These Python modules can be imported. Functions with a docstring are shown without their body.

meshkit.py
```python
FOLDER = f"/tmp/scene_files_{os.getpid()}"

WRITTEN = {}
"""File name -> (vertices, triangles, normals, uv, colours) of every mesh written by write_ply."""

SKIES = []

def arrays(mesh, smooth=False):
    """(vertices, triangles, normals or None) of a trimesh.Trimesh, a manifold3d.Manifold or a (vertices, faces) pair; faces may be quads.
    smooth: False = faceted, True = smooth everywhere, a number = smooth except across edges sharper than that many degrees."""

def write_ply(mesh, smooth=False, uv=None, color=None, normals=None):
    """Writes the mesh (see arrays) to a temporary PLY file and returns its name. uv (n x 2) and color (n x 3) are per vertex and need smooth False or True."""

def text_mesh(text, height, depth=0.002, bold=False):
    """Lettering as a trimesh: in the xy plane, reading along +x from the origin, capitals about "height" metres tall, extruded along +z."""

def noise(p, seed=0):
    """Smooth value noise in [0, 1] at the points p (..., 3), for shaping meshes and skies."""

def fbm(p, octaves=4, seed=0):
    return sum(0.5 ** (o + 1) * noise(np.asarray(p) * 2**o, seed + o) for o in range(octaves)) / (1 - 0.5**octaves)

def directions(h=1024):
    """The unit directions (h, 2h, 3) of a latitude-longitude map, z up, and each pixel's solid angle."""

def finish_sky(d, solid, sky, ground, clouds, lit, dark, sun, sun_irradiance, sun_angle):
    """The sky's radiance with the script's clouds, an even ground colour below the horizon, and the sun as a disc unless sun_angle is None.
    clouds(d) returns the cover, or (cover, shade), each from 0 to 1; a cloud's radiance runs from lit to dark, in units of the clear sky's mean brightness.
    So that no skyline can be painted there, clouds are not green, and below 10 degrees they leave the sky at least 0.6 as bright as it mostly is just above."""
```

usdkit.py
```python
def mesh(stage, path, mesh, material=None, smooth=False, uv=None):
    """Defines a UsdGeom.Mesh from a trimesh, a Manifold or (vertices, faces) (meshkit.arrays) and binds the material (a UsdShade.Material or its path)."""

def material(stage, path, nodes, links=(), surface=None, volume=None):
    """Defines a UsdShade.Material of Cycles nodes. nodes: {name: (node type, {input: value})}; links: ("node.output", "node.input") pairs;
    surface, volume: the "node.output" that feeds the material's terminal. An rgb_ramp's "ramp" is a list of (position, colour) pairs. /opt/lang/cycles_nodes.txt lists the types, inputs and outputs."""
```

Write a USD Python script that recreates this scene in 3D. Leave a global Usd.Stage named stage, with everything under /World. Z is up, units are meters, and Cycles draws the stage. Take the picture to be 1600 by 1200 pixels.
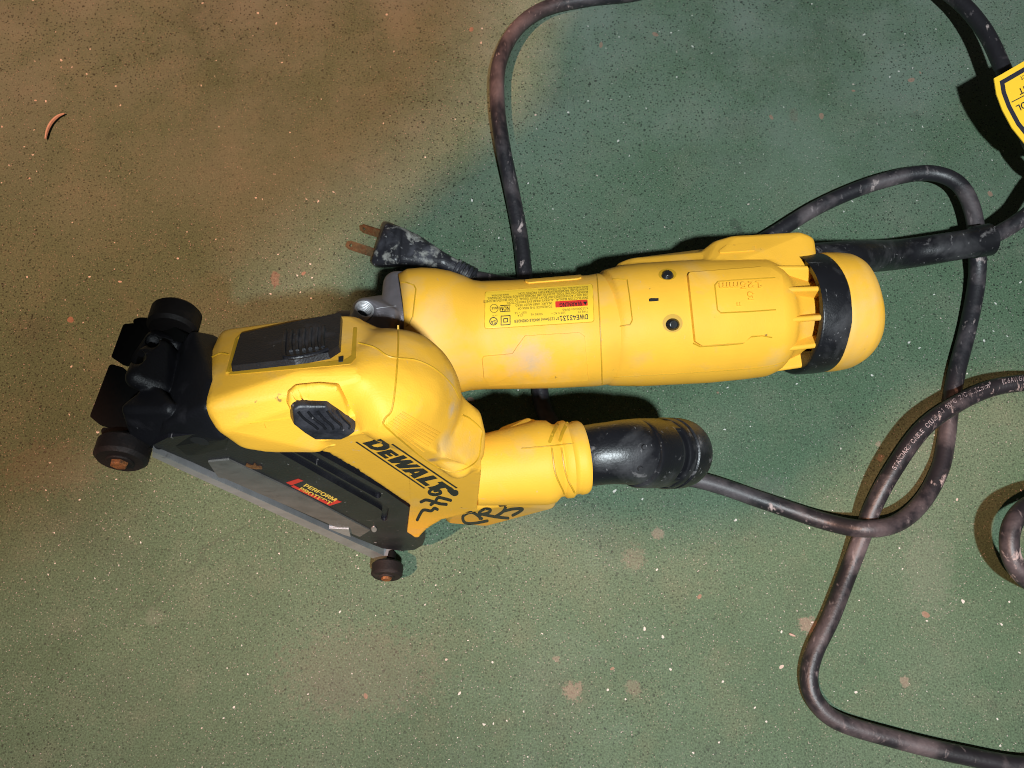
import math, numpy as np, trimesh, usdkit, meshkit
import manifold3d as m3
from shapely.geometry import Polygon, LineString, Point
from shapely import affinity
from shapely.ops import unary_union
from pxr import Usd, UsdGeom, UsdLux, UsdShade, Gf, Sdf

rng = np.random.default_rng(7)
stage = Usd.Stage.CreateInMemory()
UsdGeom.SetStageUpAxis(stage, 'Z'); UsdGeom.SetStageMetersPerUnit(stage, 1.0)
UsdGeom.Xform.Define(stage, '/World'); UsdGeom.Scope.Define(stage, '/World/Looks')

# ------------------------------------------------------------------ camera
FPX, TILT, DIST = 1209.0, math.radians(14), 0.544            # focal length in pixels of a 1600 px wide picture
CAM = np.array([0, -DIST*math.sin(TILT), DIST*math.cos(TILT)])
RT = np.array([1., 0, 0]); UP = np.array([0, math.cos(TILT), math.sin(TILT)]); FW = np.array([0, math.sin(TILT), -math.cos(TILT)])
cam = UsdGeom.Camera.Define(stage, '/World/Camera')
cam.CreateHorizontalApertureAttr(36.0); cam.CreateVerticalApertureAttr(27.0)
cam.CreateFocalLengthAttr(36.0*FPX/1600); cam.CreateExposureAttr(0.0)
M = np.eye(4); M[0, :3] = RT; M[1, :3] = UP; M[2, :3] = -FW; M[3, :3] = CAM
cam.AddTransformOp().Set(Gf.Matrix4d(M.tolist()))
cam.CreateClippingRangeAttr(Gf.Vec2f(0.02, 100))

# ------------------------------------------------------------------ lamps
def lamp(name, pos, radius, intensity, color, target=None, cone=None, soft=0.3):
    L = UsdLux.SphereLight.Define(stage, '/World/'+name)
    L.CreateRadiusAttr(radius); L.CreateIntensityAttr(intensity); L.CreateNormalizeAttr(True); L.CreateColorAttr(Gf.Vec3f(*color))
    if target is not None:
        z = np.asarray(pos, float)-np.asarray(target, float); z /= np.linalg.norm(z)
        x = np.cross([0, 1., 0], z); x /= np.linalg.norm(x); y = np.cross(z, x)
        m = np.eye(4); m[0, :3] = x; m[1, :3] = y; m[2, :3] = z; m[3, :3] = pos
        L.AddTransformOp().Set(Gf.Matrix4d(m.tolist()))
        if cone:
            s = UsdLux.ShapingAPI.Apply(L.GetPrim()); s.CreateShapingConeAngleAttr(cone); s.CreateShapingConeSoftnessAttr(soft)
    else:
        L.AddTranslateOp().Set(Gf.Vec3d(*map(float, pos)))
    return L
COOL_POS = CAM + 0.62*(0.25*RT-0.20*UP-FW)
WARM_POS = CAM + 1.50*(-0.455*RT+0.03*UP-FW)
lamp('cool_lamp', COOL_POS, 0.022, 27.0, (0.86, 0.96, 1.0), target=(0.26, 0.30, 0), cone=55, soft=1.0)
lamp('warm_lamp', WARM_POS, 0.022, 122.0, (1.0, 0.47, 0.28), target=(-0.06, 0.66, 0), cone=31, soft=1.0)
room = UsdLux.DomeLight.Define(stage, '/World/room_light'); room.CreateIntensityAttr(0.016); room.CreateColorAttr(Gf.Vec3f(1.0, .92, .82))

# ------------------------------------------------------------------ picture rays: where a thing stands, found from where it is seen
def rays(p):
    p = np.atleast_2d(np.asarray(p, float))
    return RT*((p[:, :1]-800)/FPX)+UP*((600-p[:, 1:2])/FPX)+FW
def Zp(x, y, z): r = rays((x, y))[0]; return CAM+r*(z-CAM[2])/r[2]
def Dp(x, y, d): return CAM+rays((x, y))[0]*d
def project(p):
    q = np.asarray(p)-CAM; k = q@FW
    return np.stack([800+FPX*(q@RT)/k, 600-FPX*(q@UP)/k], -1)
nrm = lambda a: np.asarray(a)/np.linalg.norm(a)
# frame of the dust shroud, which stands upright: HU runs along its sole (front to rear, down), HW out of its side face, HV from the sole inwards
HU = nrm(rays((1139, 1098))[0]); ax_ = .835*UP+.55*FW; HW = nrm(-(ax_-HU*(ax_@HU))); HV = np.cross(HW, HU); HV = HV if HV[0] > 0 else -HV
HO = Dp(240, 710, .295)
def Hp(x, y, w): r = rays((x, y))[0]; return CAM+r*(((HO-CAM)@HW+w)/(r@HW))

# ------------------------------------------------------------------ materials
def material(name, base, rough=0.5, var=0.12, scale=40, bump=0.0, bump_scale=900, metallic=0.0, spec=0.5, layers=(), coat=0.0, smudges=()):
    """base colour with soft tone noise; layers: (colour, noise scale, threshold, softness, stretch xyz, strength, roughness)"""
    n = {'tc': ('geometry', {}), 'p': ('principled_bsdf', {'roughness': rough, 'metallic': metallic, 'specular_ior_level': spec, 'coat_weight': coat, 'coat_roughness': .25}),
         'n0': ('noise_texture', {'scale': scale, 'detail': 4.0, 'roughness': .6}),
         'r0': ('rgb_ramp', {'ramp': [(.3, [c*(1-var) for c in base]), (.7, [min(1, c*(1+var)) for c in base])]})}
    l = [('tc.position', 'n0.vector'), ('n0.fac', 'r0.fac')]
    cur, ro = 'r0.color', None
    for i, (col, sc, th, so, st, amt, lr) in enumerate(layers):
        n[f'm{i}'] = ('mapping', {'scale': st, 'location': (i*1.7, i*.9, i*2.3)})
        n[f't{i}'] = ('noise_texture', {'scale': sc, 'detail': 6.0, 'roughness': .62, 'distortion': .3})
        n[f's{i}'] = ('map_range', {'from_min': th, 'from_max': th+so, 'to_min': 0.0, 'to_max': amt, 'clamp': True})
        n[f'x{i}'] = ('mix', {'color2': col})
        l += [('tc.position', f'm{i}.vector'), (f'm{i}.vector', f't{i}.vector'), (f't{i}.fac', f's{i}.value'), (f's{i}.result', f'x{i}.fac'), (cur, f'x{i}.color1')]
        cur = f'x{i}.color'
        if lr is not None:
            n[f'q{i}'] = ('mix_float', {'b': lr, 'a': rough}); l.append((f's{i}.result', f'q{i}.fac'))
            if ro: l.append((ro, f'q{i}.a'))
            ro = f'q{i}.result'
    if ro: l.append((ro, 'p.roughness'))
    if smudges:
        n['un'] = ('noise_texture', {'scale': 130., 'detail': 5., 'roughness': .65}); l.append(('tc.position', 'un.vector'))
    for i, (c, r, col, amt) in enumerate(smudges):
        n[f'ud{i}'] = ('vector_math', {'math_type': 'distance', 'vector2': tuple(map(float, c))}); n[f'ua{i}'] = ('math', {'math_type': 'multiply_add', 'value2': r*1.6})
        n[f'ur{i}'] = ('map_range', {'from_min': r*.7, 'from_max': r*1.9, 'to_min': amt, 'to_max': 0.0, 'clamp': True}); n[f'ux{i}'] = ('mix', {'color2': col})
        l += [('tc.position', f'ud{i}.vector1'), ('un.fac', f'ua{i}.value1'), (f'ud{i}.value', f'ua{i}.value3'), (f'ua{i}.value', f'ur{i}.value'), (f'ur{i}.result', f'ux{i}.fac'), (cur, f'ux{i}.color1')]
        cur = f'ux{i}.color'
    l.append((cur, 'p.base_color'))
    if bump:
        n['bn'] = ('noise_texture', {'scale': bump_scale, 'detail': 3.0}); n['b'] = ('bump', {'strength': bump, 'distance': 0.0006})
        l += [('tc.position', 'bn.vector'), ('bn.fac', 'b.height'), ('b.normal', 'p.normal')]
    return usdkit.material(stage, '/World/Looks/'+name, n, l, surface='p.BSDF')

ONE = (1, 1, 1)
YEL = (0.80, 0.405, 0.034)
M_yel = material('yellow_plastic', YEL, .58, .05, 30, .16, 1300, spec=.32, layers=[((.56, .40, .22), 17, .50, .22, ONE, .50, .68), ((.40, .28, .14), 48, .60, .16, ONE, .35, .65), ((.42, .34, .30), 260, .68, .05, (1, .25, 1), .5, None), ((.40, .33, .28), 300, .70, .04, (.2, 1, 1), .5, None), ((.10, .06, .03), 120, .705, .03, ONE, .75, None)], smudges=[
    (Dp(826, 563, .431), .014, (.42, .33, .30), .65), (Dp(850, 580, .435), .010, (.50, .38, .24), .5), (Dp(968, 565, .440), .012, (.62, .30, .03), .45), (Dp(990, 598, .470), .0028, (.05, .04, .04), .9), (Dp(1000, 563, .444), .007, (.45, .32, .12), .5),
    (Dp(712, 596, .310), .006, (.42, .34, .22), .6), (Dp(702, 640, .312), .0035, (.40, .36, .33), .7), (Dp(690, 690, .318), .008, (.40, .32, .22), .55), (Dp(676, 722, .318), .0028, (.14, .10, .10), .8), (Dp(640, 458, .428), .010, (.48, .38, .24), .5),
    (Dp(820, 700, .385), .007, (.46, .36, .20), .5), (Dp(845, 800, .412), .0022, (.06, .05, .03), .9), (Dp(620, 520, .318), .006, (.50, .38, .20), .5), (Dp(340, 600, .285), .008, (.46, .36, .20), .5), (Dp(345, 660, .282), .005, (.42, .33, .22), .6), (Dp(1210, 560, .462), .010, (.50, .38, .18), .4)])
M_seam = material('yellow_seam', (0.50, 0.27, 0.012), .5, .1)
M_blk = material('black_plastic', (0.008, 0.008, 0.011), .42, .25, 60, .25, 1200, layers=[((.10, .095, .11), 45, .55, .25, ONE, .45, .7), ((.30, .28, .28), 330, .68, .06, (1, .12, 1), .55, None), ((.30, .28, .28), 420, .69, .05, (.14, 1, 1), .5, None)])
M_panel = material('scuffed_black_plastic', (0.009, 0.0085, 0.012), .40, .25, 60, .3, 1200, layers=[((.13, .115, .13), 30, .54, .3, ONE, .22, .65), ((.40, .36, .36), 300, .66, .05, (1, .1, .5), .6, None), ((.40, .36, .36), 400, .68, .05, (.12, 1, .6), .5, None)])
M_rub = material('black_rubber', (0.007, 0.007, 0.009), .36, .2, 60, .2, 900, layers=[((.10, .095, .10), 34, .50, .22, ONE, .5, .62), ((.22, .20, .20), 120, .62, .08, ONE, .45, .75), ((.28, .26, .26), 420, .65, .04, (1, .2, 1), .6, None), ((.26, .25, .25), 300, .68, .04, (.15, 1, .6), .5, None)])
M_cord = material('black_cord', (0.012, 0.011, 0.014), .46, .3, 40, .3, 500, layers=[((.15, .12, .125), 22, .46, .2, ONE, .6, .65), ((.30, .25, .25), 240, .60, .12, (1, .4, 1), .45, .8), ((.50, .40, .38), 75, .63, .06, (1, .5, 1), .75, .8)])
M_plug = material('dusty_black_plug', (0.014, 0.014, 0.018), .40, .2, 60, .2, 700, layers=[((.10, .10, .12), 50, .5, .2, ONE, .5, .6), ((.36, .35, .32), 85, .54, .10, ONE, .65, .85), ((.30, .30, .30), 260, .62, .08, ONE, .6, .85)])
M_alu = material('cast_grey_metal', (0.22, 0.20, 0.22), .42, .15, 80, .35, 1600, metallic=.55, layers=[((.5, .48, .48), 500, .7, .05, (1, .15, 1), .5, None)])
M_steel = material('worn_steel', (0.42, 0.41, 0.42), .40, .18, 60, .2, 1500, metallic=.6, layers=[((.10, .08, .07), 120, .62, .12, ONE, .6, .7)])
M_guard = material('dull_grey_metal', (0.15, 0.14, 0.13), .5, .2, 90, .25, 1500, metallic=.35, layers=[((.06, .05, .045), 110, .56, .15, ONE, .5, .7)])
M_lip = material('black_painted_steel', (0.003, 0.003, 0.003), .7, .2, 90, .15, 1500, spec=.12, layers=[((.02, .02, .02), 60, .62, .2, ONE, .15, None)])
M_nose = material('grimy_black_plastic', (0.005, 0.005, 0.007), .5, .25, 60, .3, 1200, spec=.35, layers=[((.07, .065, .075), 45, .58, .22, ONE, .4, .7), ((.28, .26, .26), 330, .69, .05, (1, .12, 1), .5, None)])
M_rust = material('rusty_bolt', (0.18, 0.07, 0.020), .7, .5, 500, .5, 1500, metallic=.2, layers=[((.05, .03, .02), 700, .55, .1, ONE, .8, None)])
M_wheel = material('dirty_rubber_wheel', (0.010, 0.008, 0.008), .6, .3, 90, .3, 1200, spec=.3, layers=[((.10, .07, .06), 60, .56, .22, ONE, .4, .8)])
M_brass = material('rusty_brass', (0.13, 0.095, 0.05), .45, .4, 300, .2, 1500, metallic=.6, layers=[((.12, .05, .02), 260, .5, .12, ONE, .8, .8)])
M_ink = material('black_ink', (0.012, 0.011, 0.010), .5, .1, layers=[((.45, .26, .05), 900, .70, .03, ONE, .7, None)])
M_red = material('red_print', (0.62, 0.03, 0.02), .45, .08)
M_yprint = material('yellow_print', (0.85, 0.55, 0.08), .45, .08)
M_label = material('label_film', (0.82, 0.50, 0.035), .38, .04, 40, layers=[((.5, .36, .2), 16, .64, .16, ONE, .3, None)])
M_white = material('pale_print', (0.30, 0.26, 0.27), .6, .5, 300, layers=[((.05, .045, .05), 160, .52, .1, ONE, .9, None)])
M_tag = material('yellow_tag_card', (0.86, 0.52, 0.03), .42, .04, 40)
M_tagink = material('tag_ink', (0.020, 0.018, 0.030), .45, .1)
M_wood = material('wood_sliver', (0.38, 0.27, 0.22), .7, .25, 300)
M_screw = material('black_screw', (0.012, 0.012, 0.013), .25, .2)
M_dark = material('dark_void', (0.004, 0.004, 0.004), .8, .1)
M_hood = material('lamp_hood_paint', (0.03, 0.03, 0.03), .7, .1)

def floor_material():
    n = {'g': ('geometry', {}), 'p': ('principled_bsdf', {'specular_ior_level': .18})}
    l = []
    def noise(k, sc, det=4, rough=.6, st=ONE, loc=(0, 0, 0)):
        n[k+'m'] = ('mapping', {'scale': st, 'location': loc}); n[k] = ('noise_texture', {'scale': float(sc), 'detail': float(det), 'roughness': rough})
        l.extend([('g.position', k+'m.vector'), (k+'m.vector', k+'.vector')])
    def rng_(k, src, a, b, lo=0., hi=1.):
        n[k] = ('map_range', {'from_min': a, 'from_max': b, 'to_min': lo, 'to_max': hi, 'clamp': True}); l.append((src, k+'.value'))
    def mixc(k, fac, c1, col):
        n[k] = ('mix', {'color2': col}); l.extend([(fac, k+'.fac'), (c1, k+'.color1')])
    def mul(k, a, b):
        n[k] = ('math', {'math_type': 'multiply'}); l.extend([(a, k+'.value1'), (b, k+'.value2')])
    noise('a', 5, 5, .6); n['ar'] = ('rgb_ramp', {'ramp': [(.30, (.046, .080, .044)), (.52, (.064, .106, .062)), (.72, (.090, .126, .082))]}); l.append(('a.fac', 'ar.fac'))
    noise('b', 26, 6, .65, loc=(3, 1, 0)); rng_('br', 'b.fac', .50, .75, 0, .45); mixc('c1', 'br.result', 'ar.color', (.125, .135, .092))
    noise('d', 14, 5, .6, loc=(7, 2, 0)); rng_('dr', 'd.fac', .56, .75, 0, .5); mixc('c2', 'dr.result', 'c1.color', (.060, .072, .052))
    # fine grain
    noise('f', 900, 2, .5); rng_('fr', 'f.fac', .35, .65, .72, 1.25)
    n['c3'] = ('mix', {'mix_type': 'multiply', 'fac': 1.0}); n['fc'] = ('combine_xyz', {}); l += [('fr.result', 'fc.x'), ('fr.result', 'fc.y'), ('fr.result', 'fc.z'), ('c2.color', 'c3.color1'), ('fc.vector', 'c3.color2')]
    cur = 'c3.color'
    # specks: voronoi cells, a share of them filled
    def specks(k, scale, share, size, col, amt, dens=None):
        nonlocal cur
        n[k+'w'] = ('noise_texture', {'scale': scale*1.6, 'detail': 1.0}); n[k+'o'] = ('vector_math', {'math_type': 'multiply_add', 'vector2': (.5/scale,)*3})
        n[k] = ('voronoi_texture', {'scale': float(scale), 'feature': 'f1', 'dimensions': '2D'})
        n[k+'s'] = ('separate_color', {})
        l.extend([('g.position', k+'w.vector'), (k+'w.color', k+'o.vector1'), ('g.position', k+'o.vector3'), (k+'o.vector', k+'.vector'), (k+'.color', k+'s.color')])
        rng_(k+'d', k+'s.g', 0., 1., size*.35, size)
        n[k+'l'] = ('math', {'math_type': 'less_than'}); l.extend([(k+'.distance', k+'l.value1'), (k+'d.result', k+'l.value2')])
        n[k+'r'] = ('math', {'math_type': 'less_than', 'value2': share}); l.append((k+'s.r', k+'r.value1'))
        mul(k+'x', k+'l.value', k+'r.value')
        n[k+'a'] = ('math', {'math_type': 'multiply', 'value2': amt}); l.append((k+'x.value', k+'a.value1'))
        src = k+'a.value'
        if dens: mul(k+'y', src, dens); src = k+'y.value'
        mixc(k+'c', src, cur, col); cur = k+'c.color'; return src
    noise('v', 4, 3, .6, loc=(5, 9, 0)); rng_('vr0', 'v.fac', .35, .62, .35, 1.)
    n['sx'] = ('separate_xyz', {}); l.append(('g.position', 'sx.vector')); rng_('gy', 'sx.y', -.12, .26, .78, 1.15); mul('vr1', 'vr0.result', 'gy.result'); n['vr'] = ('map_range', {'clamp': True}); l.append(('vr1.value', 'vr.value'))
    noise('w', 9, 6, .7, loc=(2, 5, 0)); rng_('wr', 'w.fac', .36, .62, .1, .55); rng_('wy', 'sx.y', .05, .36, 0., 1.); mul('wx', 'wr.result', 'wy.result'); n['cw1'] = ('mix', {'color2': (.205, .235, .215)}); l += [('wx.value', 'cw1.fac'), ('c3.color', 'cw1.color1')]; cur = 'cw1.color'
    sk1 = specks('sb', 420, .62, .28, (.010, .013, .010), .8, 'vr.result')
    specks('sc', 220, .12, .20, (.010, .011, .010), .8, 'vr.result')
    specks('sq', 620, .16, .26, (.19, .19, .14), .75)
    specks('sw', 420, .11, .19, (.30, .29, .25), .75)
    specks('sv', 150, .035, .12, (.52, .50, .46), .85)
    specks('su', 60, .02, .06, (.46, .38, .33), .8)
    specks('sr', 34, .06, .10, (.30, .15, .11), .55)
    # worn pinkish patches, soot stains and scuffs where they lie
    def spot(k, px, py, r, col, amt, sx=1., sy=1.):
        nonlocal cur
        c = Zp(px, py, 0)
        n[k+'m'] = ('mapping', {'location': (-c[0]*sx, -c[1]*sy, 0), 'scale': (sx, sy, 1)}); n[k+'n'] = ('noise_texture', {'scale': 260., 'detail': 6., 'roughness': .75})
        n[k+'l'] = ('vector_math', {'math_type': 'length'}); n[k+'k'] = ('math', {'math_type': 'multiply_add', 'value2': r*3.6, 'value3': -r*1.8})
        n[k+'s'] = ('math', {'math_type': 'add'})
        l.extend([('g.position', k+'m.vector'), (k+'m.vector', k+'l.vector1'), ('g.position', k+'n.vector'), (k+'n.fac', k+'k.value1'), (k+'l.value', k+'s.value1'), (k+'k.value', k+'s.value2')])
        rng_(k+'r', k+'s.value', r*.75, r*1.1, amt, 0.); mixc(k+'c', k+'r.result', cur, col); cur = k+'c.color'
    pink, soot, pale = (.34, .21, .18), (.020, .022, .020), (.24, .23, .19)
    for i, (x, y, px_, col, amt, sx, sy) in enumerate([
        (1262, 975, 13, pink, .75, 1, 1), (1413, 1065, 8, pink, .7, 1, 1), (895, 1080, 13, pink, .65, 1, 1), (870, 1030, 5, pink, .6, 1, 1), (1027, 834, 9, pink, .65, 1, 1),
        (990, 872, 18, pink, .3, 1, 1), (1375, 715, 6, pink, .6, 1, 1), (1372, 695, 5, pink, .6, 1, 1), (430, 435, 10, (.34, .12, .11), .55, 1.3, .7), (990, 1075, 12, pink, .35, 1, 1),
        (1149, 352, 9, soot, .8, 1, .6), (1157, 360, 5, soot, .8, 1, .6), (172, 212, 8, soot, .5, 1, 1), (1347, 1032, 6, soot, .6, 1, .8), (1551, 1105, 10, soot, .4, 1.4, .7),
        (700, 745, 14, soot, .3, 1, 1), (1430, 180, 8, soot, .5, .8, 1), (1360, 185, 12, soot, .3, 1, 1), (1280, 40, 14, soot, .3, 1, 1), (1240, 180, 8, (.12, .07, .05), .5, 1, .6),
        (1450, 890, 40, pale, .25, 1, .6), (560, 1050, 60, (.17, .12, .10), .35, .5, 1), (240, 965, 14, pale, .3, 1, 1), (625, 40, 36, pale, .3, 1, 1), (80, 730, 40, (.17, .13, .10), .35, .5, 1),
        (1200, 770, 30, (.15, .13, .12), .4, 1, 1), (740, 410, 20, (.2, .19, .16), .3, 1, 1)]):
        spot(f'z{i}', x, y, px_*.00044, col, amt*.45, sx, sy)
    # cracks and scratches
    n['cw'] = ('noise_texture', {'scale': 14., 'detail': 4.}); n['co'] = ('vector_math', {'math_type': 'multiply_add', 'vector2': (.12,)*3}); n['cv'] = ('voronoi_texture', {'scale': 5.5, 'feature': 'distance_to_edge'})
    l += [('g.position', 'cw.vector'), ('cw.color', 'co.vector1'), ('g.position', 'co.vector3'), ('co.vector', 'cv.vector')]
    rng_('cr', 'cv.distance', .002, .010, .25, 0.); noise('ck', 6, 2, .5, loc=(1, 4, 0)); rng_('ckr', 'ck.fac', .52, .62); mul('cx', 'cr.result', 'ckr.result'); mixc('cc', 'cx.value', cur, (.030, .034, .028)); cur = 'cc.color'
    l.append((cur, 'p.base_color'))
    rng_('ro', 'b.fac', .3, .7, .52, .72); l.append(('ro.result', 'p.roughness'))
    # relief
    noise('h1', 420, 4, .6); noise('h2', 60, 3, .5)
    n['hm'] = ('math', {'math_type': 'multiply_add', 'value2': .8}); l += [('h2.fac', 'hm.value1'), ('h1.fac', 'hm.value3')]
    n['hs'] = ('math', {'math_type': 'subtract'}); l += [('hm.value', 'hs.value1'), (sk1, 'hs.value2')]
    n['b1'] = ('bump', {'strength': .42, 'distance': .0008}); l += [('hs.value', 'b1.height'), ('b1.normal', 'p.normal')]
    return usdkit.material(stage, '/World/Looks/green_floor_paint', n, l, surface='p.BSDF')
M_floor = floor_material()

# ------------------------------------------------------------------ prim helpers
used = {}
def numbered(parent, name):
    k = used.get((parent, name), 0); used[(parent, name)] = k+1
    return f'{parent}/{name}' if k == 0 else f'{parent}/{name}_{k:03d}'
BASE = {}
def meta(prim, **kw):
    for k, v in kw.items():
        if v: prim.SetCustomDataByKey(k, v)
def thing(name, base, label, category, group=None):
    path = numbered('/World', name); x = UsdGeom.Xform.Define(stage, path); x.AddTranslateOp().Set(Gf.Vec3d(*map(float, base)))
    BASE[path] = np.asarray(base, float); meta(x.GetPrim(), label=label, category=category, group=group); return path
def arrays(m):
    if isinstance(m, m3.Manifold):
        q = m.to_mesh(); return np.asarray(q.vert_properties)[:, :3].astype(float), np.asarray(q.tri_verts)
    if isinstance(m, trimesh.Trimesh): return np.asarray(m.vertices, float), np.asarray(m.faces)
    return np.asarray(m[0], float), np.asarray(m[1])
def part(parent, name, m, mat, smooth=35, label=None):
    v, f = arrays(m)
    root = '/'.join(parent.split('/')[:3]); b = BASE.get(root, np.zeros(3))
    path = numbered(parent, name); g = usdkit.mesh(stage, path, (v-b, f), mat, smooth=smooth)
    meta(g.GetPrim(), label=label); return path
def alone(name, m, mat, smooth=35, **kw):
    v, f = arrays(m); path = numbered('/World', name); g = usdkit.mesh(stage, path, (v, f), mat, smooth=smooth); meta(g.GetPrim(), **kw); return path

# ------------------------------------------------------------------ shape helpers
_s = trimesh.creation.icosphere(2); SPH = np.asarray(_s.vertices)
def hull(pts):
    """rounded body: hull of balls (point, radius)"""
    return m3.Manifold.hull_points(np.vstack([np.asarray(p)+SPH*r for p, r in pts]))
def man(m):
    v, f = arrays(m); return m3.Manifold(m3.Mesh(v.astype(np.float32), f.astype(np.uint32)))
def soften(m, step=.0022, it=14):
    r = m.refine_to_length(step); v, f = arrays(r); t = trimesh.Trimesh(v, f, process=True)
    trimesh.smoothing.filter_taubin(t, lamb=.5, nu=.52, iterations=it); return t
def loft(cs, rs, n=48, caps=True, sq=None, up=(0, 0, 1), pw=2.0):
    """rings of radius rs round the points cs; sq: side/height ratio"""
    cs = np.asarray(cs, float); v = []
    for i, c in enumerate(cs):
        a = nrm(cs[min(i+1, len(cs)-1)]-cs[max(i-1, 0)]); s = nrm(np.cross(a, up)); u = np.cross(s, a)
        th = np.arange(n)/n*2*np.pi; q = 1 if sq is None else sq[i]
        co, si = np.cos(th), np.sin(th); co = np.sign(co)*abs(co)**(2/pw); si = np.sign(si)*abs(si)**(2/pw)
        v.append(c+rs[i]*(np.outer(co, s)*q+np.outer(si, u)))
    v = np.vstack(v); f = []
    for i in range(len(cs)-1):
        for j in range(n):
            a, b = i*n+j, i*n+(j+1) % n; f += [(a, b, b+n), (a, b+n, a+n)]
    if caps:
        v = np.vstack([v, cs[0], cs[-1]]); k = len(v)-2
        for j in range(n):
            f += [(k, (j+1) % n, j), (k+1, (len(cs)-1)*n+j, (len(cs)-1)*n+(j+1) % n)]
    t = trimesh.Trimesh(v, np.array(f), process=False); t.fix_normals() if t.volume < 0 else None
    return t
def spline(p, n=12):
    p = np.asarray(p, float); q = np.vstack([2*p[0]-p[1], p, 2*p[-1]-p[-2]]); out = []
    for i in range(1, len(q)-2):
        for t in np.arange(n)/n:
            a, b, c, d = q[i-1:i+3]; out.append(.5*(2*b+(c-a)*t+(2*a-5*b+4*c-d)*t*t+(3*b-3*c+d-a)*t**3))
    out.append(p[-1]); return np.array(out)
def tube(path, r, n=10):
    path = np.asarray(path, float); tn = np.gradient(path, axis=0); tn /= np.linalg.norm(tn, axis=1)[:, None]+1e-12
    s = np.cross(tn[0], [0, 0, 1.]); s = nrm(s if np.linalg.norm(s) > 1e-3 else [1., 0, 0]); v = []; r = np.broadcast_to(r, len(path))
    th = np.arange(n)/n*2*np.pi
    for p, t, k in zip(path, tn, r):
        s = nrm(s-t*(s@t)); u = np.cross(t, s); v.append(p+k*(np.outer(np.cos(th), s)+np.outer(np.sin(th), u)))
    v = np.vstack(v); f = []; L = len(path)
    for i in range(L-1):
        for j in range(n):
            a, b = i*n+j, i*n+(j+1) % n; f += [(a, b, b+n), (a, b+n, a+n)]
    v = np.vstack([v, path[0], path[-1]]); k = len(v)-2
    for j in range(n): f += [(k, (j+1) % n, j), (k+1, (L-1)*n+j, (L-1)*n+(j+1) % n)]
    return trimesh.Trimesh(v, np.array(f), process=False)
def disc(c, axis, r0, r1, h, n=40, bev=.0012):
    """turned piece along axis from c; bevelled rims"""
    a = nrm(axis); c = np.asarray(c, float)
    st = [(0, r0-bev), (bev, r0), (h-bev, r1), (h, r1-bev)]
    up = (0, 0, 1) if abs(a[2]) < .9 else (0, 1, 0)
    v = []; s = nrm(np.cross(a, up)); u = np.cross(s, a); th = np.arange(n)/n*2*np.pi
    for d, r in st: v.append(c+a*d+r*(np.outer(np.cos(th), s)+np.outer(np.sin(th), u)))
    v = np.vstack(v+[c[None], (c+a*h)[None]]); f = []
    for i in range(3):
        for j in range(n):
            p, q = i*n+j, i*n+(j+1) % n; f += [(p, q, q+n), (p, q+n, p+n)]
    k = 4*n
    for j in range(n): f += [(k, (j+1) % n, j), (k+1, 3*n+j, 3*n+(j+1) % n)]
    t = trimesh.Trimesh(v, np.array(f), process=False); t.fix_normals() if t.volume < 0 else None
    return t
def cat(l): return trimesh.util.concatenate([trimesh.Trimesh(*arrays(x), process=False) for x in l])
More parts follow.
